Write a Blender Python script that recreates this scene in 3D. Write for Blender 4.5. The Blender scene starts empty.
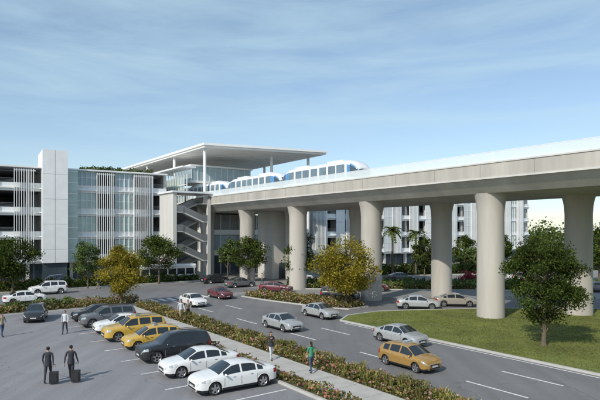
import bpy, bmesh, math, random
import numpy as np
from mathutils import Vector, Matrix
R = random.Random(7); NR = np.random.default_rng(7)
sc = bpy.context.scene
F=520.0; H=7.7
# ------------------------------------------------------------ frames
P0=(21.2,36.8); D=(-.590,.807); N=(.807,.590)
def ST(s,n,z=0): return (P0[0]+D[0]*s+N[0]*n, P0[1]+D[1]*s+N[1]*n, z)
GO=(-46,79); GE=(.857,.514); GI=(-.514,.857)
def G(t,q,z=0): return (GO[0]+GE[0]*t+GI[0]*q, GO[1]+GE[1]*t+GI[1]*q, z)
def ID(x,y,z=0): return (x,y,z)
# ------------------------------------------------------------ materials
def newmat(name):
    m=bpy.data.materials.new(name); m.use_nodes=True
    nt=m.node_tree; b=nt.nodes['Principled BSDF']; return m,nt,b
def col(c): return (c[0],c[1],c[2],1)
def mat(name,c,rough=.6,metal=0,var=.15,scale=1.5,bump=0.0,bscale=20,coat=0,streak=False):
    m,nt,b=newmat(name)
    b.inputs['Roughness'].default_value=rough; b.inputs['Metallic'].default_value=metal
    if coat: b.inputs['Coat Weight'].default_value=coat; b.inputs['Coat Roughness'].default_value=.05
    tc=nt.nodes.new('ShaderNodeTexCoord')
    if var>0:
        n=nt.nodes.new('ShaderNodeTexNoise'); n.inputs['Scale'].default_value=scale; n.inputs['Detail'].default_value=4; n.inputs['Roughness'].default_value=.65
        if streak:
            mp=nt.nodes.new('ShaderNodeMapping'); mp.inputs['Scale'].default_value=(1,1,.12)
            nt.links.new(tc.outputs['Object'],mp.inputs[0]); nt.links.new(mp.outputs[0],n.inputs['Vector'])
        else: nt.links.new(tc.outputs['Object'],n.inputs['Vector'])
        r=nt.nodes.new('ShaderNodeValToRGB')
        r.color_ramp.elements[0].position=.3; r.color_ramp.elements[1].position=.7
        r.color_ramp.elements[0].color=col([x*(1-var) for x in c]); r.color_ramp.elements[1].color=col([min(1,x*(1+var)) for x in c])
        nt.links.new(n.outputs['Fac'],r.inputs[0]); nt.links.new(r.outputs[0],b.inputs['Base Color'])
    else: b.inputs['Base Color'].default_value=col(c)
    if bump>0:
        n2=nt.nodes.new('ShaderNodeTexNoise'); n2.inputs['Scale'].default_value=bscale; n2.inputs['Detail'].default_value=3
        bp=nt.nodes.new('ShaderNodeBump'); bp.inputs['Strength'].default_value=bump; bp.inputs['Distance'].default_value=.05
        nt.links.new(tc.outputs['Object'],n2.inputs['Vector']); nt.links.new(n2.outputs['Fac'],bp.inputs['Height']); nt.links.new(bp.outputs[0],b.inputs['Normal'])
    return m
def asphalt(name,c):
    m,nt,b=newmat(name); b.inputs['Roughness'].default_value=.85
    tc=nt.nodes.new('ShaderNodeTexCoord')
    a=nt.nodes.new('ShaderNodeTexNoise'); a.inputs['Scale'].default_value=.12; a.inputs['Detail'].default_value=5
    f=nt.nodes.new('ShaderNodeTexNoise'); f.inputs['Scale'].default_value=9; f.inputs['Detail'].default_value=5
    mp=nt.nodes.new('ShaderNodeMapping'); mp.inputs['Rotation'].default_value=(0,0,math.radians(-36)); mp.inputs['Scale'].default_value=(1,.08,1)
    st=nt.nodes.new('ShaderNodeTexNoise'); st.inputs['Scale'].default_value=1.1; st.inputs['Detail'].default_value=2
    nt.links.new(tc.outputs['Object'],a.inputs['Vector']); nt.links.new(tc.outputs['Object'],f.inputs['Vector'])
    nt.links.new(tc.outputs['Object'],mp.inputs[0]); nt.links.new(mp.outputs[0],st.inputs['Vector'])
    def mth(op,x,y):
        q=nt.nodes.new('ShaderNodeMath'); q.operation=op
        for i,v in enumerate((x,y)):
            if isinstance(v,(int,float)): q.inputs[i].default_value=v
            else: nt.links.new(v,q.inputs[i])
        return q.outputs[0]
    tot=mth('ADD',mth('MULTIPLY',a.outputs['Fac'],.5),mth('ADD',mth('MULTIPLY',f.outputs['Fac'],.3),mth('MULTIPLY',st.outputs['Fac'],.35)))
    r=nt.nodes.new('ShaderNodeValToRGB'); r.color_ramp.elements[0].position=.38; r.color_ramp.elements[1].position=.8
    r.color_ramp.elements[0].color=col([x*.74 for x in c]); r.color_ramp.elements[1].color=col([x*1.3 for x in c])
    nt.links.new(tot,r.inputs[0])
    vo=nt.nodes.new('ShaderNodeTexVoronoi'); vo.feature='DISTANCE_TO_EDGE'; vo.inputs['Scale'].default_value=.13
    dn=nt.nodes.new('ShaderNodeTexNoise'); dn.inputs['Scale'].default_value=.8; dn.inputs['Detail'].default_value=4
    va=nt.nodes.new('ShaderNodeVectorMath'); va.operation='MULTIPLY_ADD'; va.inputs[1].default_value=(2.2,2.2,0)
    nt.links.new(tc.outputs['Object'],dn.inputs['Vector']); nt.links.new(dn.outputs['Color'],va.inputs[0]); nt.links.new(tc.outputs['Object'],va.inputs[2]); nt.links.new(va.outputs[0],vo.inputs['Vector'])
    cr=mth('LESS_THAN',vo.outputs['Distance'],.0028)
    mx=nt.nodes.new('ShaderNodeMix'); mx.data_type='RGBA'; mx.inputs['B'].default_value=col([x*.55 for x in c])
    nt.links.new(mth('MULTIPLY',cr,.5),mx.inputs['Factor']); nt.links.new(r.outputs[0],mx.inputs['A']); nt.links.new(mx.outputs['Result'],b.inputs['Base Color'])
    bp=nt.nodes.new('ShaderNodeBump'); bp.inputs['Strength'].default_value=.3; bp.inputs['Distance'].default_value=.02
    nt.links.new(f.outputs['Fac'],bp.inputs['Height']); nt.links.new(bp.outputs[0],b.inputs['Normal'])
    return m
def leafmat(name,ramp,transl=.35,const=False,noise=.5):
    m=bpy.data.materials.new(name); m.use_nodes=True; nt=m.node_tree; nt.nodes.remove(nt.nodes['Principled BSDF'])
    b=nt.nodes.new('ShaderNodeBsdfDiffuse')
    g=nt.nodes.new('ShaderNodeNewGeometry'); r=nt.nodes.new('ShaderNodeValToRGB')
    if const: r.color_ramp.interpolation='CONSTANT'
    el=r.color_ramp.elements
    while len(el)<len(ramp): el.new(.5)
    for i,(p,c) in enumerate(ramp): el[i].position=p; el[i].color=col(c)
    nt.links.new(g.outputs['Random Per Island'],r.inputs[0])
    tc=nt.nodes.new('ShaderNodeTexCoord'); n=nt.nodes.new('ShaderNodeTexNoise'); n.inputs['Scale'].default_value=.7; n.inputs['Detail'].default_value=1
    nt.links.new(tc.outputs['Object'],n.inputs['Vector'])
    mr=nt.nodes.new('ShaderNodeMapRange'); mr.inputs['From Min'].default_value=.3; mr.inputs['From Max'].default_value=.7; mr.inputs['To Min'].default_value=1-noise; mr.inputs['To Max'].default_value=1+noise
    nt.links.new(n.outputs['Fac'],mr.inputs[0])
    mx=nt.nodes.new('ShaderNodeVectorMath'); mx.operation='SCALE'
    nt.links.new(r.outputs[0],mx.inputs[0]); nt.links.new(mr.outputs[0],mx.inputs['Scale'])
    nt.links.new(mx.outputs[0],b.inputs['Color'])
    t=nt.nodes.new('ShaderNodeBsdfTranslucent'); nt.links.new(mx.outputs[0],t.inputs['Color'])
    ms=nt.nodes.new('ShaderNodeMixShader'); ms.inputs[0].default_value=transl
    nt.links.new(b.outputs[0],ms.inputs[1]); nt.links.new(t.outputs[0],ms.inputs[2])
    nt.links.new(ms.outputs[0],nt.nodes['Material Output'].inputs['Surface'])
    return m
def glassy(name,c,alpha,rough=.1):
    m,nt,b=newmat(name); b.inputs['Base Color'].default_value=col(c); b.inputs['Roughness'].default_value=rough
    b.inputs['Alpha'].default_value=alpha; return m

M={}
M['conc']=mat('concrete_guideway',(.45,.425,.385),.8,0,.18,.45,.15,14,streak=True)
M['concl']=mat('concrete_light',(.60,.59,.56),.75,0,.10,.5,.1,10,streak=True)
M['white']=mat('white_panel',(.80,.81,.81),.5,0,.05,.7)
M['soffit']=mat('roof_soffit',(.82,.80,.76),.6,0,.06,.4)
M['fin']=mat('white_louver',(.82,.84,.84),.45,0,.06,.5)
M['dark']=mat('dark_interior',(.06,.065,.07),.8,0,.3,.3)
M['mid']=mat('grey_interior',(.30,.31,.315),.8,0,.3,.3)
M['steel']=mat('steel_grey',(.30,.31,.32),.4,.5,.1,1)
M['glass']=mat('dark_glass',(.06,.085,.10),.08,0,.3,.25)
M['bglass']=mat('blue_glass',(.34,.44,.48),.08,0,.2,.25)
M['gglass']=mat('green_tint_glass',(.40,.50,.48),.12,0,.25,.3)
M['tglass']=mat('train_glass',(.16,.22,.26),.06,0,.3,.4)
M['barrier']=glassy('glass_barrier',(.80,.87,.90),.6,.15)
M['screen']=glassy('frosted_screen',(.84,.88,.88),.62,.3)
M['lot']=asphalt('parking_asphalt',(.235,.23,.242))
M['road']=asphalt('road_asphalt',(.175,.172,.175))
M['pave']=mat('campus_paving',(.25,.245,.235),.85,0,.2,.2,.1,5)
M['walk']=mat('sidewalk_concrete',(.46,.44,.41),.8,0,.12,1.2,.1,12)
M['kerb']=mat('kerb_concrete',(.48,.47,.45),.8,0,.1,2)
M['line']=mat('road_paint',(.72,.72,.70),.7,0,.2,3)
M['soil']=mat('bed_soil',(.10,.10,.045),.95,0,.3,2,.4,6)
M['grass']=mat('grass_turf',(.14,.16,.035),.95,0,.35,.25,.4,25)
M['land']=mat('distant_land',(.12,.13,.08),.95,0,.3,.02)
M['bark']=mat('bark',(.13,.10,.07),.9,0,.3,5,.5,18)
M['tyre']=mat('tyre_rubber',(.02,.02,.02),.8,0,0)
M['rim']=mat('alloy_rim',(.5,.5,.52),.3,.8,0)
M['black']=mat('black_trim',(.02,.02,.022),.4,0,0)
M['joint']=mat('panel_joint',(.22,.215,.205),.8,0,0)
M['cglass']=mat('car_glass',(.02,.026,.03),.03,0,0,coat=.6)
M['red']=mat('tail_lamp',(.35,.01,.01),.2,0,0)
M['lamp']=mat('head_lamp',(.6,.63,.66),.08,.6,0)
M['plate']=mat('number_plate',(.6,.6,.58),.5,0,0)
for k,c in dict(pwhite=(.78,.78,.77),psilver=(.42,.43,.43),pblack=(.018,.018,.02),pyellow=(.58,.37,.06),porange=(.42,.25,.07),pred=(.28,.02,.02),pgrey=(.14,.14,.15),pbeige=(.36,.33,.28),pblue=(.04,.07,.14),pmaroon=(.13,.025,.03)).items():
    M[k]=mat('car_paint_'+k[1:],c,.3,.25 if k in('psilver','pgrey','pbeige','porange') else 0,0,coat=.8)
M['tblue']=mat('train_blue',(.10,.27,.52),.3,0,0,coat=.5)
M['twhite']=mat('train_white',(.80,.82,.84),.3,0,.04,1,coat=.5)
M['lf_dark']=leafmat('foliage_dark',[(0,(.025,.045,.012)),(.5,(.055,.085,.020)),(1,(.12,.145,.035))])
M['lf_mid']=leafmat('foliage_mid',[(0,(.04,.065,.018)),(.5,(.085,.12,.03)),(1,(.15,.18,.05))])
M['lf_yel']=leafmat('foliage_yellow',[(0,(.15,.13,.018)),(.5,(.30,.25,.035)),(1,(.46,.38,.07))],.4,noise=.35)
M['lf_lime']=leafmat('foliage_lime',[(0,(.06,.10,.035)),(.5,(.13,.18,.06)),(1,(.22,.27,.10))])
M['lf_pink']=leafmat('bougainvillea',[(0,(.05,.07,.02)),(.35,(.32,.05,.09)),(1,(.5,.10,.15))])
M['grassbl']=leafmat('grass_blades',[(0,(.10,.125,.022)),(.5,(.17,.19,.035)),(1,(.27,.26,.06))],.25,noise=.3)
M['bed']=leafmat('flower_bed_foliage',[(0,(.07,.10,.025)),(.18,(.12,.15,.035)),(.38,(.20,.20,.05)),(.55,(.30,.25,.09)),(.70,(.38,.25,.11)),(.80,(.46,.18,.16)),(.89,(.55,.34,.30)),(.95,(.62,.55,.44))],.3,const=True,noise=.3)
M['tuft']=leafmat('ornamental_grass',[(0,(.12,.14,.03)),(.5,(.26,.24,.08)),(1,(.42,.35,.15))],.3)

# ------------------------------------------------------------ mesh builder
class MB:
    def __init__(s,f=ID): s.v=[];s.f=[];s.m=[];s.mats=[];s.map=f;s.sm=[]
    def mi(s,k):
        if k not in s.mats: s.mats.append(k)
        return s.mats.index(k)
    def add(s,vs,fs,k,smooth=False,raw=False):
        o=len(s.v); s.v+= [tuple(v) if raw else s.map(*v) for v in vs]; i=s.mi(k)
        for f in fs: s.f.append([a+o for a in f]); s.m.append(i); s.sm.append(smooth)
    def box(s,x0,x1,y0,y1,z0,z1,k):
        vs=[(x,y,z) for z in(z0,z1) for x,y in((x0,y0),(x1,y0),(x1,y1),(x0,y1))]
        s.add(vs,[(3,2,1,0),(4,5,6,7),(0,1,5,4),(1,2,6,5),(2,3,7,6),(3,0,4,7)],k)
    def prism(s,poly,z0,z1,k):
        n=len(poly); vs=[(p[0],p[1],z0) for p in poly]+[(p[0],p[1],z1) for p in poly]
        s.add(vs,[tuple(range(n))[::-1],tuple(range(n,2*n))]+[(i,(i+1)%n,n+(i+1)%n,n+i) for i in range(n)],k)
    def tube(s,a,b,r0,r1,k,seg=8,cap=True,smooth=True):
        a=Vector(s.map(*a));b=Vector(s.map(*b)); d=(b-a)
        if d.length<1e-6: return
        d.normalize(); u=d.orthogonal().normalized(); w=d.cross(u); vs=[]
        for p,r in((a,r0),(b,r1)):
            for i in range(seg):
                t=2*math.pi*i/seg; vs.append(p+u*math.cos(t)*r+w*math.sin(t)*r)
        fs=[(i,(i+1)%seg,seg+(i+1)%seg,seg+i) for i in range(seg)]
        s.add(vs,fs,k,smooth,True)
        if cap: s.add(vs,[tuple(range(seg))[::-1],tuple(range(seg,2*seg))],k,False,True)
    def lathe(s,c,prof,k,seg=32):
        cx,cy=c; vs=[]
        for r,z in prof:
            for i in range(seg):
                t=2*math.pi*i/seg; vs.append((cx+r*math.cos(t),cy+r*math.sin(t),z))
        fs=[]
        for j in range(len(prof)-1):
            for i in range(seg): fs.append((j*seg+i,j*seg+(i+1)%seg,(j+1)*seg+(i+1)%seg,(j+1)*seg+i))
        s.add(vs,fs,k,True)
    def sphere(s,c,rx,ry,rz,k,seg=10,rings=7):
        vs=[];fs=[]
        for j in range(rings+1):
            ph=math.pi*j/rings
            for i in range(seg):
                t=2*math.pi*i/seg; vs.append((c[0]+rx*math.sin(ph)*math.cos(t),c[1]+ry*math.sin(ph)*math.sin(t),c[2]+rz*math.cos(ph)))
        for j in range(rings):
            for i in range(seg): fs.append((j*seg+i,j*seg+(i+1)%seg,(j+1)*seg+(i+1)%seg,(j+1)*seg+i))
        s.add(vs,fs,k,True)
    def mesh(s,name,recalc=True,sharp=None):
        me=bpy.data.meshes.new(name); me.from_pydata(s.v,[],s.f)
        for k in s.mats: me.materials.append(M[k])
        me.polygons.foreach_set('material_index',s.m); me.polygons.foreach_set('use_smooth',s.sm)
        if recalc:
            bm=bmesh.new(); bm.from_mesh(me); bmesh.ops.recalc_face_normals(bm,faces=bm.faces); bm.to_mesh(me); bm.free()
        if sharp: me.set_sharp_from_angle(angle=math.radians(sharp))
        me.update(); return me
    def obj(s,name,parent=None,**k):
        o=bpy.data.objects.new(name,s.mesh(name,**k)); sc.collection.objects.link(o)
        if parent: o.parent=parent
        return o
def quads(name,C,size,mk,up=0.0,aspect=1.0,parent=None):
    n=len(C); a=NR.normal(size=(n,3)); a[:,2]+=up; a/=np.linalg.norm(a,axis=1)[:,None]
    b=NR.normal(size=(n,3)); b=np.cross(a,b); b/=np.linalg.norm(b,axis=1)[:,None]; c=np.cross(a,b)
    b*=size[:,None]*.5; c*=size[:,None]*.5*aspect
    V=np.stack([C-b,C-c*.8+b*.1,C+b,C+c*.8-b*.1],1).reshape(-1,3)
    me=bpy.data.meshes.new(name); me.vertices.add(4*n); me.vertices.foreach_set('co',V.astype(np.float32).ravel())
    me.loops.add(4*n); me.loops.foreach_set('vertex_index',np.arange(4*n,dtype=np.int32))
    me.polygons.add(n); me.polygons.foreach_set('loop_start',np.arange(0,4*n,4,dtype=np.int32))
    try: me.polygons.foreach_set('loop_total',np.full(n,4,dtype=np.int32))
    except Exception: pass
    me.materials.append(M[mk]); me.update(calc_edges=True); me.validate()
    o=bpy.data.objects.new(name,me); sc.collection.objects.link(o)
    if parent: o.parent=parent
    return o
# ------------------------------------------------------------ trees
def tree(x,y,h,rx,mk,nl=7000,ls=.2,trunk=.3,name='tree',z=0,seed=0,low=.2,clumps=34,rad=.36):
    r=random.Random(seed+int(x*10)); mb=MB()
    th=h*max(low,.1)*1.1; mb.tube((x,y,z-.1),(x+.05,y,z+th),trunk*.55,trunk*.38,'bark',10)
    mb.tube((x,y,z-.05),(x,y,z+.3),trunk*.8,trunk*.52,'bark',10)
    top=(x+.1,y,z+h*.8); mb.tube((x+.05,y,z+th),top,trunk*.38,trunk*.08,'bark',8)
    cz=z+h*(low+1)*.5; rz=h*(1-low)*.5; cl=[]
    for i in range(clumps):
        for _ in range(60):
            p=Vector((r.uniform(-1,1),r.uniform(-1,1),r.uniform(-1,1)))
            if .3<p.length<.86: break
        k=1-.38*max(0,p.z)
        c=Vector((x+p.x*rx*k*.95,y+p.y*rx*k*.95,cz+p.z*rz*.92)); cl.append((c,rx*rad*r.uniform(.6,1.15)))
        b0=Vector((x+.05,y,min(z+h*.7,max(z+th*.7,c.z-h*.18))))
        m=b0.lerp(c,.5)+Vector((0,0,-.06*rx*r.random()))
        mb.tube(b0,m,trunk*.17,trunk*.1,'bark',6); mb.tube(m,c,trunk*.1,trunk*.03,'bark',5)
    root=mb.obj(name,recalc=False)
    per=nl//clumps; P=[]
    for c,rr in cl:
        q=NR.normal(size=(per,3)); q/=np.linalg.norm(q,axis=1)[:,None]; q*= (NR.random(per)**.5)[:,None]*rr*np.array([1.15,1.15,.8])*NR.uniform(.8,1.15,(per,1))
        P.append(q+np.array(c))
    P=np.concatenate(P); S=ls*NR.uniform(.6,1.3,len(P))
    quads('foliage',P,S,mk,up=.6,aspect=.75,parent=root); return root
def palm(x,y,h,seed=0):
    r=random.Random(seed); mb=MB()
    for i in range(6): mb.tube((x,y,h*i/6),(x,y,h*(i+1)/6+.02),.22-.015*i,.2-.015*i,'bark',8)
    root=mb.obj('palm_tree',recalc=False); fb=MB()
    for k in range(34):
        a=r.uniform(0,6.28); e=r.uniform(-.3,1.2); L=r.uniform(1.9,2.6)
        dx,dy=math.cos(a),math.sin(a); prev=Vector((x,y,h))
        for j in range(1,9):
            t=j/8; p=Vector((x+dx*L*t*math.cos(e*.6),y+dy*L*t*math.cos(e*.6),h+L*(math.sin(e)*t-.75*t*t)))
            d=(p-prev).normalized(); sd=d.cross(Vector((0,0,1))).normalized()
            for sg in(-1,1):
                w=.6*(1-abs(t-.45)); tip=prev+sd*sg*w+d*.25+Vector((0,0,-.2*w))
                fb.add([prev,p,tip],[(0,1,2)],'lf_mid',raw=True)
            prev=p
    fb.obj('fronds',root,recalc=False)
def inpoly(px,py,poly):
    n=len(poly); j=n-1
    res=np.zeros(len(px),bool)
    for i in range(n):
        xi,yi=poly[i][:2]; xj,yj=poly[j][:2]
        cond=((yi>py)!=(yj>py))&(px<(xj-xi)*(py-yi)/(yj-yi+1e-12)+xi); res^=cond; j=i
    return res
def samp(poly,n):
    a=np.array([p[:2] for p in poly]); lo=a.min(0); hi=a.max(0); out=[];tot=0
    while tot<n:
        q=NR.uniform(lo,hi,(n,2)); q=q[inpoly(q[:,0],q[:,1],poly)]; out.append(q); tot+=len(q)
        if len(q)==0: break
    return np.concatenate(out)[:n]
def inset(poly,d):
    n=len(poly); A=sum(poly[i][0]*poly[(i+1)%n][1]-poly[(i+1)%n][0]*poly[i][1] for i in range(n)); sg=1 if A>0 else -1; out=[]
    for i in range(n):
        p0=Vector(poly[i-1][:2]);p1=Vector(poly[i][:2]);p2=Vector(poly[(i+1)%n][:2])
        d1=(p1-p0).normalized();d2=(p2-p1).normalized(); n1=Vector((-d1.y,d1.x))*sg;n2=Vector((-d2.y,d2.x))*sg
        b=(n1+n2); b=b/max(.3,b.length_squared)*2; out.append(tuple(p1+b*d))
    return out
def island(name,poly,top,kerbw=.16,h=.13):
    mb=MB(); inn=inset(poly,kerbw); n=len(poly)
    vs=[(p[0],p[1],-.02) for p in poly]+[(p[0],p[1],h) for p in poly]+[(p[0],p[1],h) for p in inn]+[(p[0],p[1],h-.04) for p in inn]
    fs=[]
    for i in range(n):
        j=(i+1)%n
        for k in range(3): fs.append((k*n+i,k*n+j,(k+1)*n+j,(k+1)*n+i))
    mb.add(vs,fs,'kerb'); mb.add([(p[0],p[1],h-.035) for p in inn],[tuple(range(n))],top)
    return mb.obj(name)
def bed(name,poly,dens,hmax=.55,mk='bed',ls=.13,z=.1,up=.5,aspect=1.):
    a=np.array([p[:2] for p in poly]); A=abs(sum(a[i][0]*a[(i+1)%len(a)][1]-a[(i+1)%len(a)][0]*a[i][1] for i in range(len(a))))/2
    n=int(A*dens); q=samp(poly,n)
    ph=.5+.5*np.sin(q[:,0]*2.1+1.3*np.sin(q[:,1]*1.7))*np.sin(q[:,1]*2.6+q[:,0]*.7)
    hh=hmax*(.35+.65*ph); zz=z+hh*NR.random(n)**.6
    C=np.column_stack([q,zz]); return quads(name,C,ls*NR.uniform(.6,1.4,n),mk,up=up,aspect=aspect)
def tufts(poly,cnt,hmin=.5,hmax=.9):
    q=samp(poly,cnt); mb=MB()
    for (x,y) in q:
        h=R.uniform(hmin,hmax)
        for k in range(16):
            a=R.uniform(0,6.28); l=R.uniform(.15,.45)*h/.7; w=.02
            bx,by=x+R.uniform(-.06,.06),y+R.uniform(-.06,.06)
            tx,ty=bx+math.cos(a)*l,by+math.sin(a)*l; px,py=-math.sin(a)*w,math.cos(a)*w
            mx_,my=(bx+tx)/2,(by+ty)/2
            mb.add([(bx-px,by-py,.09),(bx+px,by+py,.09),(mx_+px*1.3,my+py*1.3,.1+h*.75),(mx_-px*1.3,my-py*1.3,.1+h*.75),(tx,ty,.1+h*R.uniform(.7,1))],[(0,1,2,3),(3,2,4)],'tuft')
    mb.obj('ornamental_grass',recalc=False)
def hedge(poly,hh,dens=130,mk='lf_mid',name='hedge',ls=.2):
    return bed(name,poly,dens,hh,mk,ls)
def sheet(name,poly,z,k):
    mb=MB(); mb.add([(p[0],p[1],z) for p in poly],[tuple(range(len(poly)))],k); return mb.obj(name)
def rst(s0,s1,n0,n1): return [ST(s0,n0)[:2],ST(s1,n0)[:2],ST(s1,n1)[:2],ST(s0,n1)[:2]]

# ------------------------------------------------------------ ground
sheet('ground',[(-3000,-600),(3000,-600),(3000,4000),(-3000,4000)],0,'land')
sheet('campus_pavement',[(-160,-40),(170,-40),(170,190),(-160,190)],.004,'pave')
sheet('parking_lot_pavement',rst(-70,37.5,-95,-24.2),.008,'lot')
sheet('main_road',rst(-70,41,-19.3,-9.6),.008,'road')
sheet('cross_street',rst(41,56,-110,-2),.008,'road')
BR=[(-14,58),(-3,66.5),(4,62.5),(12,61),(30,61),(60,55),(110,42),(110,30),(62,45),(30,51.4),(20,52),(12,51),(6,48.5),(3.2,44.8),(-8,58)]
sheet('back_road',BR,.012,'road')
mk=MB(ST)
for n in(-16.1,-12.9):
    s=-60
    while s<40:
        mk.box(s,s+3.4,n-.06,n+.06,.0125,.0165,'line'); s+=8.0
mk.box(-60,38,-19.05,-18.95,.0125,.0165,'line'); mk.box(-60,16,-10.0,-9.9,.0125,.0165,'line')
for k in range(-4,9): mk.box(3.7+3.42*k-.05,3.7+3.42*k+.05,-29.2,-24.4,.0125,.0165,'line')
for k in range(9): mk.box(38.4,40.6,-19+k*1.05,-18.5+k*1.05,.0165,.0205,'line')
mk.obj('road_marking')
bedA=rst(-60,36,-21.3,-19.3); bedB=rst(-60,35.5,-24.15,-23.1)
island('planting_strip_road_side',bedA,'soil'); island('planting_strip_lot_side',bedB,'soil')
m=MB(ST); m.box(-60,36.5,-23.08,-21.32,-.02,.125,'walk')
for s in np.arange(-16,36,1.8): m.box(s,s+.025,-23.07,-21.33,.1252,.1275,'joint')
m.obj('sidewalk')
def sub(poly): return inset(poly,.2)
bed('flower_bed',sub(rst(-14,36,-21.35,-19.25)),270,.65)
bed('flower_bed',sub(rst(-14,35.5,-24.2,-23.05)),250,.55)
tufts(sub(rst(-12,36,-21.2,-19.4)),170); tufts(sub(rst(-12,35,-24.05,-23.2)),70)
lotend=rst(37.5,41,-75,-19.6); island('planting_island_lot_end',lotend,'soil')
bed('flower_bed',sub(lotend),110,.9,ls=.17)
hedge(rst(38.6,39.9,-70,-26),1.1,180,'lf_lime')
gi=[ST(-60,-9.6)[:2],ST(17,-9.6)[:2],(4.3,47.6),(7.5,50),(12,51),(20,52),(30,51.4),(62,45),(110,30),(110,-20)]
island('grass_verge',gi,'grass',.18)
q=samp([ST(-16,-9.2)[:2],ST(16.5,-9.2)[:2],(5,47.4),(8,49.6),(12,50.6),(20,51.6),(30,51),(40,49),(40,22)],50000)
quads('grass',np.column_stack([q,.11+.04*NR.random(len(q))]),NR.uniform(.06,.16,len(q)),'grassbl',up=.6,aspect=.35)
bi=[(-7,61.8),(-4.5,63.6),(1.5,59.6),(6,55.5),(7,53.2),(4.8,51.4),(2.3,52.6),(-4,58.4)]
island('planting_island',bi,'soil'); bed('flower_bed',sub(bi),170,.8,ls=.17)
b2=[ST(58,-60)[:2],ST(58,-3)[:2],ST(62,-3)[:2],ST(62,-60)[:2]]
island('planting_island',b2,'grass'); hedge(sub(b2),1.5,60,'lf_mid',ls=.3)
b3=[(-2,70),(60,66),(60,71),(-2,76)]
island('planting_island',b3,'grass'); hedge(sub(b3),1.3,50,'lf_lime',ls=.3); bed('flower_bed',sub([(-2,70),(60,66),(60,67.5),(-2,71.5)]),110,.9,ls=.2)
b4=[(14,90),(95,112),(95,117),(14,95)]
island('planting_island',b4,'grass'); hedge(sub(b4),2.2,45,'lf_mid',ls=.4)
# ------------------------------------------------------------ guideway
gw=MB(ST)
prof=[(1.2,11.1),(13.6,11.1),(14.8,12.25),(14.8,13.5),(14.45,13.5),(14.45,12.75),(.35,12.75),(.35,13.5),(0,13.5),(0,12.25)]
n=len(prof); vs=[];fs=[]
for s in(-60,114): vs+=[(s,a,b) for a,b in prof]
for i in range(n): fs.append((i,(i+1)%n,n+(i+1)%n,n+i))
gw.add(vs,fs,'conc')
gw.add([(114,1.2,11.1),(114,13.6,11.1),(114,14.8,12.75),(114,0,12.75)],[(0,1,2,3)],'conc')
gw.box(-60,114,-.07,.40,13.5,13.62,'concl'); gw.box(-60,114,14.4,14.87,13.5,13.62,'concl')
gw.box(-60,114,-.06,-.001,12.2,12.34,'concl')
for s in np.arange(-54,112,4.9): gw.box(s,s+.03,-.006,.002,12.34,13.5,'joint')
for n0 in(2.9,4.9,8.9,10.9): gw.box(-60,114,n0-.15,n0+.15,12.75,13.0,'concl')
gw.box(-60,114,6.3,7.5,12.75,12.95,'conc')
near=[-15,0,15.3,29.5,43,57]; far=[-19,-3.9,11.8,26.2,42,57]
for row,nn in((near,2.55),(far,10.5)):
    for s in row:
        gw.lathe((s+10.4,nn),[(1.22,-.1),(1.2,.1),(1.17,9.3),(1.21,10.0),(1.31,10.6),(1.46,11.12)],'conc')
gwo=gw.obj('elevated_guideway')
gb=MB(ST)
for nn in(.16,14.62):
    gb.box(-60,114,nn-.012,nn+.012,13.63,14.45,'barrier')
    for s in np.arange(-60,114,4.9): gb.box(s,s+.04,nn-.03,nn+.03,13.62,14.46,'fin')
    gb.box(-60,114,nn-.02,nn+.02,14.461,14.5,'white')
gb.obj('barrier_glazing',gwo)
# ------------------------------------------------------------ train
def loft_body(mb,st,ring,matf):
    rings=[ring(x) for x in st]; k=len(rings[0]); vs=[p for r in rings for p in r]
    for i in range(len(st)-1):
        for j in range(k):
            a,b=i*k+j,i*k+(j+1)%k
            mb.f.append([len(mb.v)+a,len(mb.v)+b,len(mb.v)+b+k,len(mb.v)+a+k]); mb.m.append(mb.mi(matf(.5*(st[i]+st[i+1]),j))); mb.sm.append(True)
    for base in(0,(len(st)-1)*k):
        mb.f.append([len(mb.v)+base+j for j in range(k)]); mb.m.append(mb.mi(matf(st[0] if base==0 else st[-1],-1))); mb.sm.append(False)
    mb.v+=[mb.map(*p) for p in vs]
def train_car(mb,s0,s1,z0,nc):
    def half(x):
        e=min(x-s0,s1-x); k=min(1,max(0,e/2.3)); kk=math.sin(k*math.pi/2)**.6 if k>0 else 0
        w=.76+.24*kk; hh=.64+.36*kk
        return [(1.0*w,.25),(1.33*w,.42),(1.4*w,.9),(1.4*w,1.30*hh+.05),(1.39*w,2.9*hh),(1.30*w,3.12*hh),(1.05*w,3.35*hh),(.55*w,3.48*hh)]
    def ring(x):
        h=half(x); pts=h+[(-a,b) for a,b in h[::-1]]; return [(x,nc+a,z0+b) for a,b in pts]
    st=[s0,s0+.05,s0+.2,s0+.45,s0+.8,s0+1.2,s0+1.7,s0+2.1]+list(np.arange(s0+2.4,s1-2.3,.2))+[s1-2.1,s1-1.7,s1-1.2,s1-.8,s1-.45,s1-.2,s1-.05,s1]
    def mf(x,j):
        e=min(x-s0,s1-x)
        if j in(3,11):
            if e<1.9: return 'tblue' if 1.2<e else 'glass'
            ph=(x-s0)%1.75
            return 'twhite' if ph<.35 else 'tglass'
        if j in(4,10) and e<1.2: return 'tblue'
        if j in(15,0,14): return 'black'
        if j==-1: return 'glass'
        return 'twhite'
    loft_body(mb,st,ring,mf)
    mb.box(s0+3,s0+6,nc-.9,nc+.9,z0+3.38,z0+3.58,'fin'); mb.box(s1-6,s1-3,nc-.9,nc+.9,z0+3.38,z0+3.58,'fin')
tr=MB(ST)
train_car(tr,28.2,44.1,13.0,3.9); train_car(tr,44.6,60.3,13.0,3.9); train_car(tr,60.8,76.6,13.0,3.9)
for a in(43.8,60.0): tr.box(a,a+1.0,3.2,4.6,13.5,15.6,'black')
tr.obj('people_mover_train',sharp=40)
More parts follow.
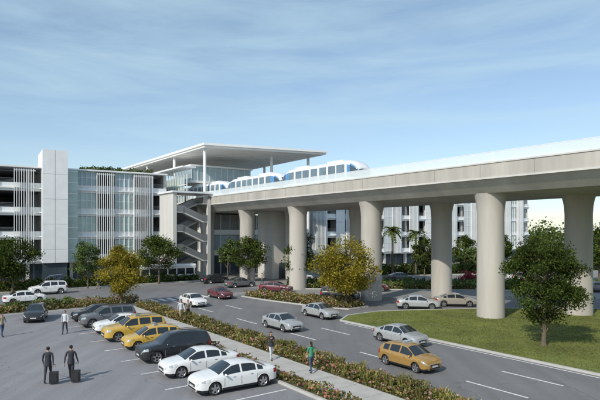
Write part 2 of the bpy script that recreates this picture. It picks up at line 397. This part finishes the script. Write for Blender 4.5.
# ------------------------------------------------------------ station
stn=MB(ST)
stn.prism([(65,.8),(59.5,23.3),(111,25),(114,0.8)],22.35,22.7,'soffit'); stn.prism([(64.8,.6),(59.2,23.5),(111.3,25.3),(114.3,.5)],22.702,23.1,'white')
for s,nn in((66.5,1.6),(66.5,15.6),(64,22.5),(80,1.6),(80,22.5),(95,1.6),(95,22.5),(109,1.6),(109,22.5)):
    stn.tube((s,nn,0),(s,nn,22.3),.28,.28,'white',14)
for s in np.arange(66,112,2.5): stn.box(s,s+.08,1.2,23,22.28,22.349,'white')
stn.box(66,112,-1.2,-.1,12.3,13.0,'concl'); stn.box(66,112,14.9,22.5,12.3,13.0,'concl')
stn.box(70,110,15.5,21.5,13.0,18.2,'bglass'); stn.box(69.4,110.6,15,22,18.2,18.7,'white')
for s in np.arange(70,110.1,2): stn.box(s-.06,s+.06,15.38,15.49,13,18.2,'white')
for nn in np.arange(15.5,21.6,1.5): stn.box(69.88,69.99,nn-.06,nn+.06,13,18.2,'white')
stn.box(69.86,69.875,15.56,21.5,15.5,15.65,'white')
for s in np.arange(68,111,1.2): stn.box(s,s+.08,-1.15,-1.0,13,18.9,'white')
for z in(14.2,16.0): stn.box(68,111,-1.18,-1.155,z,z+.12,'white')
stn.box(70,110,-.9,-.8,13.0,17.5,'gglass')
stn.box(67,111,-2.4,0.2,18.9,19.15,'white')
# glazed concourse bridge over the tracks
stn.box(73,80,1.9,14.8,17.3,20.0,'bglass'); stn.box(72.6,80.4,1.7,15,20.001,20.3,'white'); stn.box(72.6,80.4,1.7,14.98,16.9,17.299,'white')
for nn in np.arange(2.0,14.8,1.25): stn.box(72.88,72.99,nn,nn+.09,17.3,20.0,'white')
stn.box(68,108,3.5,20,0,10.9,'mid')
for z in(3.5,7.2): stn.box(67.4,108.6,2.6,20.6,z,z+.9,'white')
for nn in np.arange(3.5,20,1.9): stn.box(67.85,67.99,nn,nn+.1,.1,10.9,'fin')
for nn in np.arange(3.7,19,3.8): stn.box(67.9,67.98,nn,nn+3.5,4.5,7.1,'bglass'); stn.box(67.9,67.98,nn,nn+3.5,.2,3.3,'glass')
for s in np.arange(68,108,2.2): stn.box(s,s+.12,3.36,3.49,.1,10.9,'fin')
stn.box(54,58.5,7.6,11.4,0,11.08,'concl')
stn.box(53.95,53.99,8.9,10.3,0,2.6,'glass')
stno=stn.obj('transit_station')
# stair tower
sw=MB(lambda s,n,z=0: ST(s,n*.87,z*.93))
sw.box(60.8,66.5,-7.6,-6.9,0,15.0,'concl'); sw.box(66.0,66.5,-6.9,.0,0,13,'mid')
sw.box(60.8,61.3,-.7,-.1,0,14.2,'concl')
sw.box(60.4,66.8,-7.9,.2,15.001,15.3,'white')
lv=[0,3.4,6.8,10.2,13.4]
for i in range(4):
    z0,z1=lv[i],lv[i+1]; zm=(z0+z1)/2
    sw.box(60.9,66,-6.9,-5.6,zm-.2,zm,'concl'); sw.box(60.9,66,-1.6,-.1,z1-.22,z1,'concl')
    for (a,za,b,zb,sa,sb) in((-1.6,z0,-5.6,zm,61.0,62.4),(-5.6,zm,-1.6,z1,63.2,64.6)):
        vs=[(sa,a,za-.25),(sb,a,za-.25),(sb,b,zb-.25),(sa,b,zb-.25),(sa,a,za),(sb,a,za),(sb,b,zb),(sa,b,zb)]
        fs=[(0,1,2,3),(4,5,6,7),(0,1,5,4),(1,2,6,5),(2,3,7,6),(3,0,4,7)]
        sw.add(vs,fs,'concl')
        for q0 in(sa,sb-.05):
            vs=[(q0,a,za),(q0+.05,a,za),(q0+.05,b,zb),(q0,b,zb),(q0,a,za+1.05),(q0+.05,a,za+1.05),(q0+.05,b,zb+1.05),(q0,b,zb+1.05)]
            sw.add(vs,fs,'steel')
    sw.box(60.86,60.9,-6.9,-5.6,zm,zm+1.05,'steel'); sw.box(60.86,60.9,-1.6,-.72,z1,z1+1.05,'steel')
sw.obj('stair_tower')
# ------------------------------------------------------------ parking garages
LV=[3.2,7.0,10.8,14.6]
def garage(name,t0,t1,depth,tower=None,seed=1,pattern='FFOP',bw=3.15):
    r=random.Random(seed); g=MB(G)
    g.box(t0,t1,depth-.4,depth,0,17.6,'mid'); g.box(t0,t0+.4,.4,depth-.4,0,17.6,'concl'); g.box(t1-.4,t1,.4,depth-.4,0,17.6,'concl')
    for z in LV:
        g.box(t0+.4,t1-.4,.35,depth-.4,z-.45,z,'mid'); g.box(t0,t1,0,.35,z-.5,z+.8,'white')
        g.box(t0,t1,-.35,-.002,z-.12,z+.05,'fin')
    g.box(t0,t1,5,depth,17.601,17.75,'white')
    g.box(t0,t1,-.7,4.99,17.7,17.95,'white')
    t=t0+.4
    while t<t1-1:
        g.box(t,t+.5,.4,1.0,0,17.6,'concl'); g.box(t,t+.5,9,9.6,0,17.59,'concl'); t+=6.3
    t=t0+2
    while t<t1-6:
        g.box(t,t+2.5,8,8.3,0,17.59,'white'); t+=7.7
    g.box(t0+.5,t1-.5,1.2,1.35,.05,2.7,'glass')
    for q in np.arange(t0+1,t1-1,1.6): g.box(q,q+.1,1.1,1.18,.05,2.7,'steel')
    t=t0+.2; i=0
    while t<t1-1:
        kind=pattern[i%len(pattern)]; i+=1
        w=min(bw,t1-t)
        if not(tower and tower[0]-.3<t+w and t<tower[1]+.2):
            if kind=='F':
                for q in np.arange(t,t+w-.1,.33): g.box(q,q+.09,-.7,-.4,2.9,17.5,'fin')
                for z in(3.0,10.5,17.2): g.box(t,t+w,-.39,-.36,z,z+.2,'fin')
            elif kind=='P':
                g.box(t+.1,t+w-.1,-.45,-.4,3.3,17.0,'screen')
                for z in np.arange(3.3,17.2,1.95): g.box(t+.05,t+w-.05,-.5,-.452,z,z+.07,'fin')
                for q in(t+.08,t+w/2,t+w-.12): g.box(q,q+.06,-.56,-.51,3.3,17.2,'fin')
            elif kind=='W':
                g.box(t+.15,t+w-.15,-.3,-.1,3.3,17.3,'white')
                for z in np.arange(5,17,2.4): g.box(t+.15,t+w-.15,-.304,-.29,z,z+.04,'joint')
            elif kind=='G':
                for z in LV:
                    g.box(t+.08,t+w-.08,-.06,-.01,z+.8,z+3.25,'gglass' if z!=14.6 else 'bglass')
                    g.box(t+.08,t+w-.08,-.1,-.061,z+2.0,z+2.06,'fin')
                for q in np.arange(t,t+w+.01,w/4): g.box(q-.03,q+.03,-.3,-.11,2.9,17.5,'fin')
            else:
                for z in LV:
                    for j in range(3): g.box(t,t+w,-.1,-.06,z+.95+.22*j,z+.99+.22*j,'steel')
                g.box(t,t+.3,-.5,-.002,2.7,17.5,'white')
        t+=w
    if tower:
        a,b=tower; g.box(a,b,-2.4,6,2.9,20.5,'white'); g.box(a+.1,b-.1,-2.0,5.9,0,2.9,'glass'); g.box(a+1.75,a+1.79,-2.41,-2.38,2.9,20.5,'joint')
        for z in np.arange(5,20,3.9): g.box(a,b,-2.406,-2.38,z,z+.03,'joint')
        g.box(b+.001,b+1.6,-1.2,5,3,17.6,'gglass')
        for z in np.arange(3,17.6,1.8): g.box(b+.002,b+1.62,-1.23,-1.201,z,z+.07,'fin')
    return g.obj(name)
garage('parking_garage',-28,26,20,(6.0,9.6),3,'GPFPGGPOGOFFFGFGFOG',3.0)
garage('parking_garage',57,128,24,None,5,'FOWFGFOPFO',2.6)
hedge([G(12,.8)[:2],G(24,.8)[:2],G(24,3)[:2],G(12,3)[:2]],1.0,50,'lf_mid','rooftop_planting',.3).location.z=17.8
# ------------------------------------------------------------ trees
tree(-36.5,66,7.8,3.6,'lf_dark',9500,.26,.35,seed=1,low=.12)
tree(-29,71,7.0,2.1,'lf_lime',4800,.24,.22,seed=2,low=.15)
tree(-18.6,54,6.7,2.7,'lf_yel',12000,.21,.28,seed=33,low=.10,clumps=44,rad=.38)
tree(-20.9,77,8.0,3.4,'lf_mid',8500,.27,.3,seed=4,low=.15)
tree(-8,80,8.2,3.0,'lf_mid',7500,.28,.3,seed=5,low=.15)
tree(.1,72,8.0,3.2,'lf_dark',8500,.26,.3,seed=6,low=.12)
tree(4.7,53.3,7.6,3.6,'lf_yel',16000,.22,.3,seed=37,low=.10,clumps=52,rad=.36)
tree(16.3,34.8,8.0,3.0,'lf_dark',21000,.16,.34,seed=8,low=.14,clumps=60,rad=.3)
tree(46,80,8.5,3.4,'lf_mid',7000,.3,.3,seed=9)
tree(50,70,8,3,'lf_dark',7000,.3,.3,seed=10)
for i,(x,y,h,rr,mm) in enumerate([(22,92,7,2.5,'lf_mid'),(30,95,7.5,2.6,'lf_mid'),(38,98,8,2.6,'lf_dark'),(46,101,7,2.4,'lf_mid'),(56,105,8,3,'lf_dark'),(12,88,6.5,2,'lf_lime'),(64,108,8.5,3.2,'lf_mid'),(-44,70,8,3.2,'lf_mid'),(-52,74,8,3.3,'lf_dark'),(-12,86,7,2,'lf_lime'),(74,112,9,3,'lf_dark'),(26,80,5.5,1.9,'lf_lime'),(36,84,6,2.2,'lf_mid')]):
    tree(x,y,h,rr,mm,3600,.34,.26,seed=20+i)
palm(16,90,8,1); palm(20.5,92,7.4,2); palm(34,92,7,3)
tree(29,88.5,3.6,2.0,'lf_pink',2500,.3,.15,name='bougainvillea_bush',seed=50,low=.05)
tree(24,74,2.0,1.5,'lf_pink',1400,.25,.12,name='bougainvillea_bush',seed=51,low=.05)
C=[]
for i in range(60):
    x=NR.uniform(90,330); y=NR.uniform(190,260); hh=NR.uniform(7,13)
    C.append(NR.normal(size=(260,3))*np.array([4,4,hh*.28])+np.array([x,y,hh*.5]))
for i in range(40):
    x=NR.uniform(-330,-90); y=NR.uniform(120,230); hh=NR.uniform(7,12)
    C.append(NR.normal(size=(260,3))*np.array([4,4,hh*.28])+np.array([x,y,hh*.5]))
C=np.concatenate(C); C=C[C[:,2]>0]; quads('distant_tree_line',C,NR.uniform(.7,1.5,len(C)),'lf_mid',up=.5)
# ------------------------------------------------------------ cars
def ip(pts,x):
    if x<=pts[0][0]: return pts[0][1]
    for (a,b),(c,d) in zip(pts,pts[1:]):
        if x<=c: return b+(d-b)*(x-a)/(c-a)
    return pts[-1][1]
SP={
'sedan':dict(L=4.6,W=.90,top=[(-2.3,.74),(-2.26,.92),(-2.15,.99),(-1.95,1.03),(-1.62,1.06),(-1.3,1.2),(-1.0,1.33),(-.7,1.405),(-.3,1.44),(.1,1.44),(.4,1.40),(.8,1.2),(1.2,.985),(1.5,.945),(1.85,.885),(2.1,.81),(2.22,.74),(2.3,.62)],belt=[(-2.3,.9),(-1,.93),(1,.88),(2.3,.8)],wx=(-1.36,1.4),R=.33,ws=(.42,1.17),rs=(-1.6,-.98),sg=(-1.38,.92),pil=((-.1,.05),(-1.0,.05)),zl=.2),
'suv':dict(L=4.7,W=.94,top=[(-2.35,.8),(-2.31,1.1),(-2.22,1.35),(-2.08,1.6),(-1.9,1.68),(-1.3,1.73),(-.4,1.75),(.1,1.73),(.42,1.68),(.8,1.42),(1.12,1.16),(1.5,1.11),(1.95,1.04),(2.2,.96),(2.3,.85),(2.35,.7)],belt=[(-2.35,1.1),(-1,1.10),(1,1.04),(2.35,.95)],wx=(-1.4,1.42),R=.38,ws=(.45,1.1),rs=(-2.28,-2.05),sg=(-1.98,.9),pil=((-.15,.06),(-1.1,.06)),zl=.27),
'hatch':dict(L=4.2,W=.88,top=[(-2.1,.78),(-2.06,.98),(-1.95,1.12),(-1.7,1.33),(-1.5,1.42),(-1.0,1.48),(-.3,1.52),(.1,1.51),(.4,1.46),(.85,1.2),(1.2,1.0),(1.5,.95),(1.8,.87),(2.0,.77),(2.1,.62)],belt=[(-2.1,.96),(-1,.96),(1,.9),(2.1,.8)],wx=(-1.28,1.28),R=.32,ws=(.44,1.17),rs=(-1.93,-1.6),sg=(-1.55,.95),pil=((-.1,.05),(-1.0,.06)),zl=.22)}
CM={}
def car_mesh(kind,paint,taxi=False):
    if (kind,paint,taxi) in CM: return CM[kind,paint,taxi]
    p=SP[kind]; L=p['L']; hl=L/2; W=p['W']; Rw=p['R']; zl=p['zl']; mb=MB()
    wtab=[(0,1.0),(.6,1.0),(.78,.985),(.88,.95),(.95,.87),(.985,.79),(1,.70)]
    xs=set(np.round(np.linspace(-hl,hl,48),3))|{round(a,3) for a,_ in p['top']}
    for wx in p['wx']:
        for t in np.linspace(0,math.pi,15): xs.add(round(wx+(Rw+.05)*math.cos(t),3))
        xs.add(round(wx-(Rw+.051),3)); xs.add(round(wx+Rw+.051,3))
    for a in(*p['ws'],*p['rs'],*p['sg']): xs.add(round(a,3))
    for c,w in p['pil']: xs.add(c-w); xs.add(c+w)
    st=sorted(xs); st=[a for i,a in enumerate(st) if i==0 or a-st[i-1]>.004]
    def ring(x):
        top=ip(p['top'],x); w=W*ip(wtab,abs(x)/hl); belt=min(ip(p['belt'],x),top-.045); zb=zl
        if abs(x)>hl-.15: zb=zl+.06
        for wx in p['wx']:
            dd=(Rw+.05)**2-(x-wx)**2
            if dd>0: zb=max(zb,Rw+math.sqrt(dd))
        zb=min(zb,belt-.12); z4=min(max(.68 if kind!='suv' else .8,zb+.06),belt-.04); z3=min(max(.46,zb+.03),z4-.02)
        hgt=top-belt; be=w*.965; wr=be-.03-hgt*.5 if hgt>.1 else be-.03-hgt*.6
        f=lambda k:(be+(wr-be)*k, belt+(top-.02-belt)*k)
        h=[(w-.16,zb),(w-.025,zb),(w+.008,(zb+z3)/2),(w-.008,z3),(w+.004,z4),(be,belt),f(.12),f(.86),(wr,top-.02),(wr*.82,top+.005),(wr*.4,top+.03)]
        return [(x,a,b) for a,b in h]+[(x,-a,b) for a,b in h[::-1]]
    def mf(x,j):
        if j==-1: return paint
        if j==21: return 'black'
        jj=j if j<=10 else 20-j
        if jj==0: return 'black'
        if jj==1: return 'black' if not any(abs(x-wx)<Rw+.05 for wx in p['wx']) else paint
        if jj==6:
            if p['sg'][0]<x<p['sg'][1] and not any(abs(x-c)<w for c,w in p['pil']): return 'cglass'
            return paint
        if jj in(8,9,10):
            if p['ws'][0]<x<p['ws'][1] or p['rs'][0]<x<p['rs'][1]: return 'cglass'
        if jj==4 and x>hl-.36: return 'lamp'
        if jj==4 and x<-hl+.26: return 'red'
        return paint
    loft_body(mb,st,ring,mf)
    fz=ip(p['top'],hl)
    mb.box(hl-.02,hl+.015,-.42,.42,fz-.17,fz-.03,'black'); mb.box(hl-.02,hl+.012,-.5,.5,zl+.08,zl+.17,'black')
    mb.box(hl+.016,hl+.024,-.24,.24,zl+.19,zl+.29,'plate'); mb.box(hl+.016,hl+.02,-.38,.38,fz-.105,fz-.095,'rim')
    mb.box(-hl-.012,-hl+.02,-.26,.26,.55,.67,'plate'); mb.box(-hl-.01,-hl+.02,-.55,.55,zl+.07,zl+.16,'black')
    if taxi: mb.box(-.25,-.02,-.35,.35,ip(p['top'],-.2)+.02,ip(p['top'],-.2)+.17,'lamp')
    for sg in(-1,1):
        mb.sphere((p['ws'][1]-.32,sg*(W+.07),ip(p['belt'],.8)+.08),.07,.11,.065,paint,8,6)
        for hx in(-.75,.25): mb.box(hx,hx+.16,sg*W*.985-.02,sg*W*.985+.02,ip(p['belt'],hx)-.12,ip(p['belt'],hx)-.09,'rim')
        for hx in(-1.0,-.08,.88): mb.box(hx,hx+.012,sg*(W-.002)-.01,sg*(W-.002)+.010,.36,.80,'joint')
        if kind=='suv': mb.tube((-1.7,sg*.58,1.77),(.1,sg*.58,1.79),.02,.02,'black',6)
    for wx in p['wx']:
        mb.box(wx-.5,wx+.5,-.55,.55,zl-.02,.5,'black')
        for sg in(-1,1):
            y=sg*(W-.13); a=y-.11; b=y+.11
            def cy(r0,r1,y0,y1,k,seg=26):
                vs=[]
                for yy,rr in((y0,r0),(y1,r1)):
                    for i in range(seg):
                        t=2*math.pi*i/seg; vs.append((wx+rr*math.cos(t),yy,Rw+rr*math.sin(t)))
                mb.add(vs,[(i,(i+1)%seg,seg+(i+1)%seg,seg+i) for i in range(seg)],k,True)
            def disc(r,yy,k,seg=26):
                mb.add([(wx+r*math.cos(2*math.pi*i/seg),yy,Rw+r*math.sin(2*math.pi*i/seg)) for i in range(seg)],[tuple(range(seg))],k)
            cy(Rw,Rw,a+.02,b-.02,'tyre'); cy(Rw*.93,Rw,a,a+.02,'tyre'); cy(Rw,Rw*.93,b-.02,b,'tyre')
            yo=y+sg*.11; cy(Rw*.93,Rw*.72,yo,yo-sg*.004,'tyre'); cy(Rw*.72,Rw*.65,yo-sg*.002,yo-sg*.03,'rim')
            disc(Rw*.70,yo-sg*.05,'black'); disc(Rw*.9,y-sg*.11,'tyre')
            for k in range(5):
                t=2*math.pi*k/5+.3; c,s_=math.cos(t),math.sin(t); px,pz=-s_,c; w0,w1=.055,.045; r1=Rw*.68
                vs=[]
                for yy in(yo-sg*.035,yo-sg*.01):
                    vs+=[(wx+px*w0,yy,Rw+pz*w0),(wx-px*w0,yy,Rw-pz*w0),(wx+c*r1-px*w1,yy,Rw+s_*r1-pz*w1),(wx+c*r1+px*w1,yy,Rw+s_*r1+pz*w1)]
                mb.add(vs,[(0,1,2,3),(4,5,6,7),(0,1,5,4),(1,2,6,5),(2,3,7,6),(3,0,4,7)],'rim')
    me=mb.mesh('car_'+kind+'_'+paint[1:],sharp=38); CM[kind,paint,taxi]=me; return me
def car(kind,paint,x,y,dx,dy,name='car',z=.014,sc_=.93):
    o=bpy.data.objects.new(name,car_mesh(kind,paint,name=='taxi_car')); sc.collection.objects.link(o)
    o.location=(x,y,z); o.rotation_euler=(0,0,math.atan2(dy,dx)); o.scale=(sc_,)*3; return o
def at(u,v): Y=F*H/(v-232); return ((u-300)/F*Y,Y)
for s,k,pn,j in((5.6,'sedan','pwhite',0),(9.2,'sedan','pwhite',-.1),(13.0,'suv','pblack',.0),(16.9,'hatch','pyellow',.1),(20.3,'suv','pyellow',0),(23.6,'sedan','pwhite',.2),(26.9,'suv','pgrey',0),(30.3,'sedan','pblack',.1)):
    x,y,_=ST(s,-26.3+j)
    car(k,pn,x,y,-.807,-.51+R.uniform(-.02,.02),'taxi_car' if pn=='pyellow' else 'parked_car')
for u,v,k,pn,n_ in((409,367,'hatch','porange','taxi_car'),(400,343,'sedan','psilver','car'),(282,329,'sedan','psilver','car'),(320,317,'sedan','psilver','car'),(193,305.5,'sedan','pwhite','car'),(220,298,'sedan','pmaroon','car')):
    x,y=at(u,v); car(k,pn,x,y,.59,-.807,n_,sc_=.88)
for u,v,k,pn,dx,dy in((36,320,'hatch','pblack',.35,-.93),(48,294,'suv','pwhite',-.8,-.6),(25,303,'sedan','pwhite',.8,.6),(276,292,'sedan','pmaroon',.85,-.3),(240,287,'sedan','pgrey',.8,.55),(340,300.5,'suv','pblack',.9,-.2),(418,308.5,'sedan','psilver',.95,-.15),(455,306,'sedan','pbeige',.95,-.1),(400,281,'sedan','pgrey',1,.1),(372,291,'sedan','pmaroon',1,-.1),(300,281,'sedan','pwhite',.8,.5),(345,282,'sedan','pblue',.9,.4),(8,287,'sedan','pred',.8,.5),(600,292,'sedan','pgrey',1,-.2),(120,283,'sedan','psilver',.8,.6),(215,283,'sedan','pblack',.8,.6),(520,280,'sedan','pwhite',1,.3),(60,284,'hatch','pblue',.8,.6)):
    x,y=at(u,v); car(k,pn,x,y,dx,dy,'car')
# bus
bm_=MB()
def bring(x):
    h=[(1.1,.35),(1.22,.5),(1.25,1.0),(1.25,1.25),(1.22,2.3),(1.2,2.8),(1.0,3.0),(.4,3.05)]
    e=min(x+5,5-x); k=1 if e>.25 else .93+.07*e/.25
    return [(x,a*k,b) for a,b in h]+[(x,-a*k,b) for a,b in h[::-1]]
def bmf(x,j):
    if j in(3,11): return 'twhite' if abs(((x+5)%1.6))<.2 else 'cglass'
    if j==-1: return 'cglass'
    if j in(1,13): return 'mid'
    return 'twhite'
loft_body(bm_,[-5,-4.9,-4.75]+list(np.arange(-4.5,4.6,.2))+[4.75,4.9,5],bring,bmf)
for wx in(-3,3.2):
    for sg in(-1,1): bm_.tube((wx,sg*1.0,.46),(wx,sg*1.27,.46),.46,.46,'tyre',20); bm_.tube((wx,sg*1.1,.46),(wx,sg*1.285,.46),.26,.22,'rim',16)
b=bm_.obj('shuttle_bus',sharp=40); b.location=(-20.8,81.3,.01); b.rotation_euler=(0,0,math.atan2(.5,.86)); b.scale=(.88,.88,.88)
# ------------------------------------------------------------ people
for k,c in dict(skin=(.42,.24,.16),hair=(.03,.02,.015),suit=(.03,.032,.04),navy=(.025,.035,.07),shirt=(.6,.62,.65),green=(.05,.28,.16),jeans=(.05,.08,.14),tan=(.35,.28,.2),shoe=(.015,.013,.012),case=(.02,.02,.022)).items():
    M[k]=mat('person_'+k if k!='case' else 'luggage_fabric',c,.8 if k!='case' else .5,0,.1 if k not in('skin',) else .03,8)
def person(x,y,dx,dy,top,leg,name,hgt=1.76,stride=.22,sleeve=True,z=.012,female=False,case=False):
    vs=[];ed=[];rad=[]
    def v(p,r,par=None):
        vs.append(p);rad.append(r if isinstance(r,tuple) else (r,r))
        if par is not None: ed.append((par,len(vs)-1))
        return len(vs)-1
    wd=.9 if female else 1
    pel=v((0,0,.95),(.155*wd,.11)); wa=v((0,.0,1.12),(.135*wd,.10),pel); ch=v((0,.01,1.32),(.165*wd,.115),wa); up=v((0,0,1.44),(.10,.08),ch)
    nk=v((0,.0,1.52),.052,up); hb=v((0,.02,1.59),(.068,.08),nk); hm=v((0,.02,1.67),(.076,.094),hb); ht=v((0,.01,1.74),(.055,.07),hm)
    for sg in(-1,1):
        sw_=sg*stride; hp=v((sg*.09,0,.88),.095,pel); kn=v((sg*.10,sw_*.5+.04,.50),.062,hp); an=v((sg*.10,sw_*.95-.03,.10 if sw_>=0 else .14),.042,kn)
        he=v((sg*.10,sw_*.95+.03,.05),.04,an); v((sg*.11,sw_*.95+.17,.035),(.042,.03),he)
        sh=v((sg*.19*wd,0,1.42),.058,up); el=v((sg*.25*wd,-sw_*.35-.02,1.14),.043,sh); wr=v((sg*.26*wd,-sw_*.8+.05,.90),.028,el)
        pa=v((sg*.262*wd,-sw_*.85+.06,.83),(.022,.034),wr); fx=sg*.262*wd; fy=-sw_*.85+.06
        for k in range(4):
            off=-.027+.018*k; ln=(.055,.068,.072,.058)[k]
            f1=v((fx,fy+off,.785),.0085,pa); v((fx-sg*.012,fy+off+.004,.785-ln),.007,f1)
        t1=v((fx-sg*.01,fy+.045,.83),.0095,pa); v((fx-sg*.015,fy+.062,.79),.008,t1)
    me=bpy.data.meshes.new(name); me.from_pydata(vs,ed,[]); o=bpy.data.objects.new('tmp',me); sc.collection.objects.link(o)
    md=o.modifiers.new('s','SKIN'); md.use_smooth_shade=True
    for i,d in enumerate(me.skin_vertices[0].data): d.radius=rad[i]; d.use_root=(i==0)
    ss=o.modifiers.new('u','SUBSURF'); ss.levels=1; ss.render_levels=1
    dg=bpy.context.evaluated_depsgraph_get(); m2=bpy.data.meshes.new_from_object(o.evaluated_get(dg)); bpy.data.objects.remove(o)
    m2.name=name; m2.materials.clear()
    for k in(top,leg,'skin','hair','shoe'): m2.materials.append(M[k])
    for pl in m2.polygons:
        c=pl.center; i=0
        if c.z<.085: i=4
        elif c.z<.93 and abs(c.x)<.2: i=1
        if c.z>1.505: i=2
        if abs(c.x)>.2 and c.z<(.90 if sleeve else 1.2): i=2
        if c.z>1.60 and (c.y<-.0 or c.z>1.715): i=3
        if female and c.z>1.48 and c.y<-.02 and abs(c.x)<.1: i=3
        if abs(c.x)<.05 and c.y>.09 and c.z>1.35 and c.z<1.5 and top in('suit','navy'): i=2
        pl.material_index=i; pl.use_smooth=True
    ob=bpy.data.objects.new(name,m2); sc.collection.objects.link(ob)
    f=MB(); f.sphere((0,.118,1.645),.012,.02,.022,'skin',6,4)
    for sg in(-1,1):
        f.sphere((sg*.078,.015,1.65),.012,.02,.03,'skin',6,4); f.sphere((sg*.03,.10,1.67),.011,.008,.007,'shoe',6,4)
    f.sphere((0,.106,1.605),.022,.008,.006,'case',6,4); f.sphere((0,-.012,1.695),.086,.095,.075,'hair',12,8)
    if female: f.sphere((0,-.06,1.58),.07,.05,.11,'hair',10,7)
    if top in('suit','navy'):
        f.lathe((0,0),[(.165,.84),(.168,.95),(.15,1.08)],top,16)
    if case:
        cx=.33; cy=-.32
        f.box(cx-.19,cx+.19,cy-.12,cy+.12,.06,.60,'case'); f.box(cx-.15,cx+.15,cy-.145,cy-.121,.12,.5,'case')
        for sx in(-.14,.14):
            f.tube((cx+sx-.015,cy,.035),(cx+sx+.015,cy,.035),.035,.035,'tyre',10); f.tube((cx+sx*.6,cy,.6),(.265+sx*.5,.02,.86),.008,.008,'rim',6)
        f.tube((.265-.07,.02,.86),(.265+.07,.02,.86),.013,.013,'case',8)
    f.obj('head_details' if not case else 'head_details_and_luggage',ob)
    ob.scale=(hgt/1.77,)*3; ob.location=(x,y,z); ob.rotation_euler=(0,0,math.atan2(dy,dx)-math.pi/2); return ob
x,y=at(48,383); person(x,y,-.25,1,'suit','suit','businessman',1.85,.24,case=True)
x,y=at(71,381); person(x,y,-.1,1,'suit','suit','businessman',1.85,-.24,case=True)
x,y=at(65,334); person(x,y,.1,-1,'shirt','suit','pedestrian_man',1.78,.2)
x,y=at(271,362); person(x,y,.5,-.8,'suit','shirt','pedestrian_woman',1.68,.2,z=.127,female=True)
x,y=at(311,375); person(x,y,-.5,.8,'green','jeans','pedestrian_woman',1.68,.22,sleeve=False,z=.127,female=True)
x,y=at(2,337); person(x,y,.8,-.4,'tan','jeans','pedestrian_man',1.75,.2)
x,y=at(181,321.5); person(x,y,.4,-.8,'shirt','tan','pedestrian_man',1.75,.2,z=.127)
x,y=at(188,320); person(x,y,.4,-.8,'tan','suit','pedestrian_woman',1.65,.2,z=.127,female=True)
x,y=at(98,289); person(x,y,.8,.4,'navy','tan','pedestrian_man',1.75,.2)
x,y=at(262,285); person(x,y,.8,.4,'tan','jeans','pedestrian_man',1.75,.2)
# ------------------------------------------------------------ light, sky, camera
SV=Vector((-.46,-.66,.62)).normalized(); el=math.asin(SV.z); az=math.atan2(SV.x,SV.y)
w=bpy.data.worlds.new("World"); sc.world=w; w.use_nodes=True; nt=w.node_tree; bg=nt.nodes['Background']
sky=nt.nodes.new('ShaderNodeTexSky'); sky.sky_type='NISHITA'; sky.sun_disc=False; sky.sun_elevation=el; sky.sun_rotation=az
sky.air_density=1.0; sky.dust_density=.5; sky.ozone_density=2.0
tc=nt.nodes.new('ShaderNodeTexCoord'); mp=nt.nodes.new('ShaderNodeMapping'); mp.inputs['Scale'].default_value=(1.1,1.1,8); mp.inputs['Rotation'].default_value=(.05,.10,.3)
ns=nt.nodes.new('ShaderNodeTexNoise'); ns.inputs['Scale'].default_value=1.7; ns.inputs['Detail'].default_value=8; ns.inputs['Roughness'].default_value=.6; ns.inputs['Distortion'].default_value=.35
rp=nt.nodes.new('ShaderNodeValToRGB'); rp.color_ramp.elements[0].position=.45; rp.color_ramp.elements[0].color=(.20,.20,.20,1); rp.color_ramp.elements[1].position=.78; rp.color_ramp.elements[1].color=(.75,.75,.75,1)
mx=nt.nodes.new('ShaderNodeMix'); mx.data_type='RGBA'; mx.inputs['B'].default_value=(3.9,5.4,6.1,1)
nt.links.new(tc.outputs['Generated'],mp.inputs[0]); nt.links.new(mp.outputs[0],ns.inputs['Vector']); nt.links.new(ns.outputs['Fac'],rp.inputs[0])
nt.links.new(rp.outputs[0],mx.inputs['Factor']); nt.links.new(sky.outputs[0],mx.inputs['A']); nt.links.new(mx.outputs['Result'],bg.inputs['Color'])
bg.inputs['Strength'].default_value=.145
ld=bpy.data.lights.new('sun','SUN'); ld.energy=3.5; ld.angle=math.radians(.7); ld.color=(1,.93,.81)
lo=bpy.data.objects.new('sun',ld); sc.collection.objects.link(lo); lo.rotation_euler=SV.to_track_quat('Z','Y').to_euler(); lo.location=(-40,-40,60)
cd=bpy.data.cameras.new('camera'); cam=bpy.data.objects.new('camera',cd); sc.collection.objects.link(cam)
cam.location=(0,0,H); cam.rotation_euler=(math.radians(90),0,0); cd.sensor_width=36; cd.lens=31.2; cd.shift_y=32/600; cd.clip_end=6000; cd.clip_start=.1
sc.camera=cam
sc.view_settings.view_transform='Standard'; sc.view_settings.look='None'; sc.view_settings.exposure=0
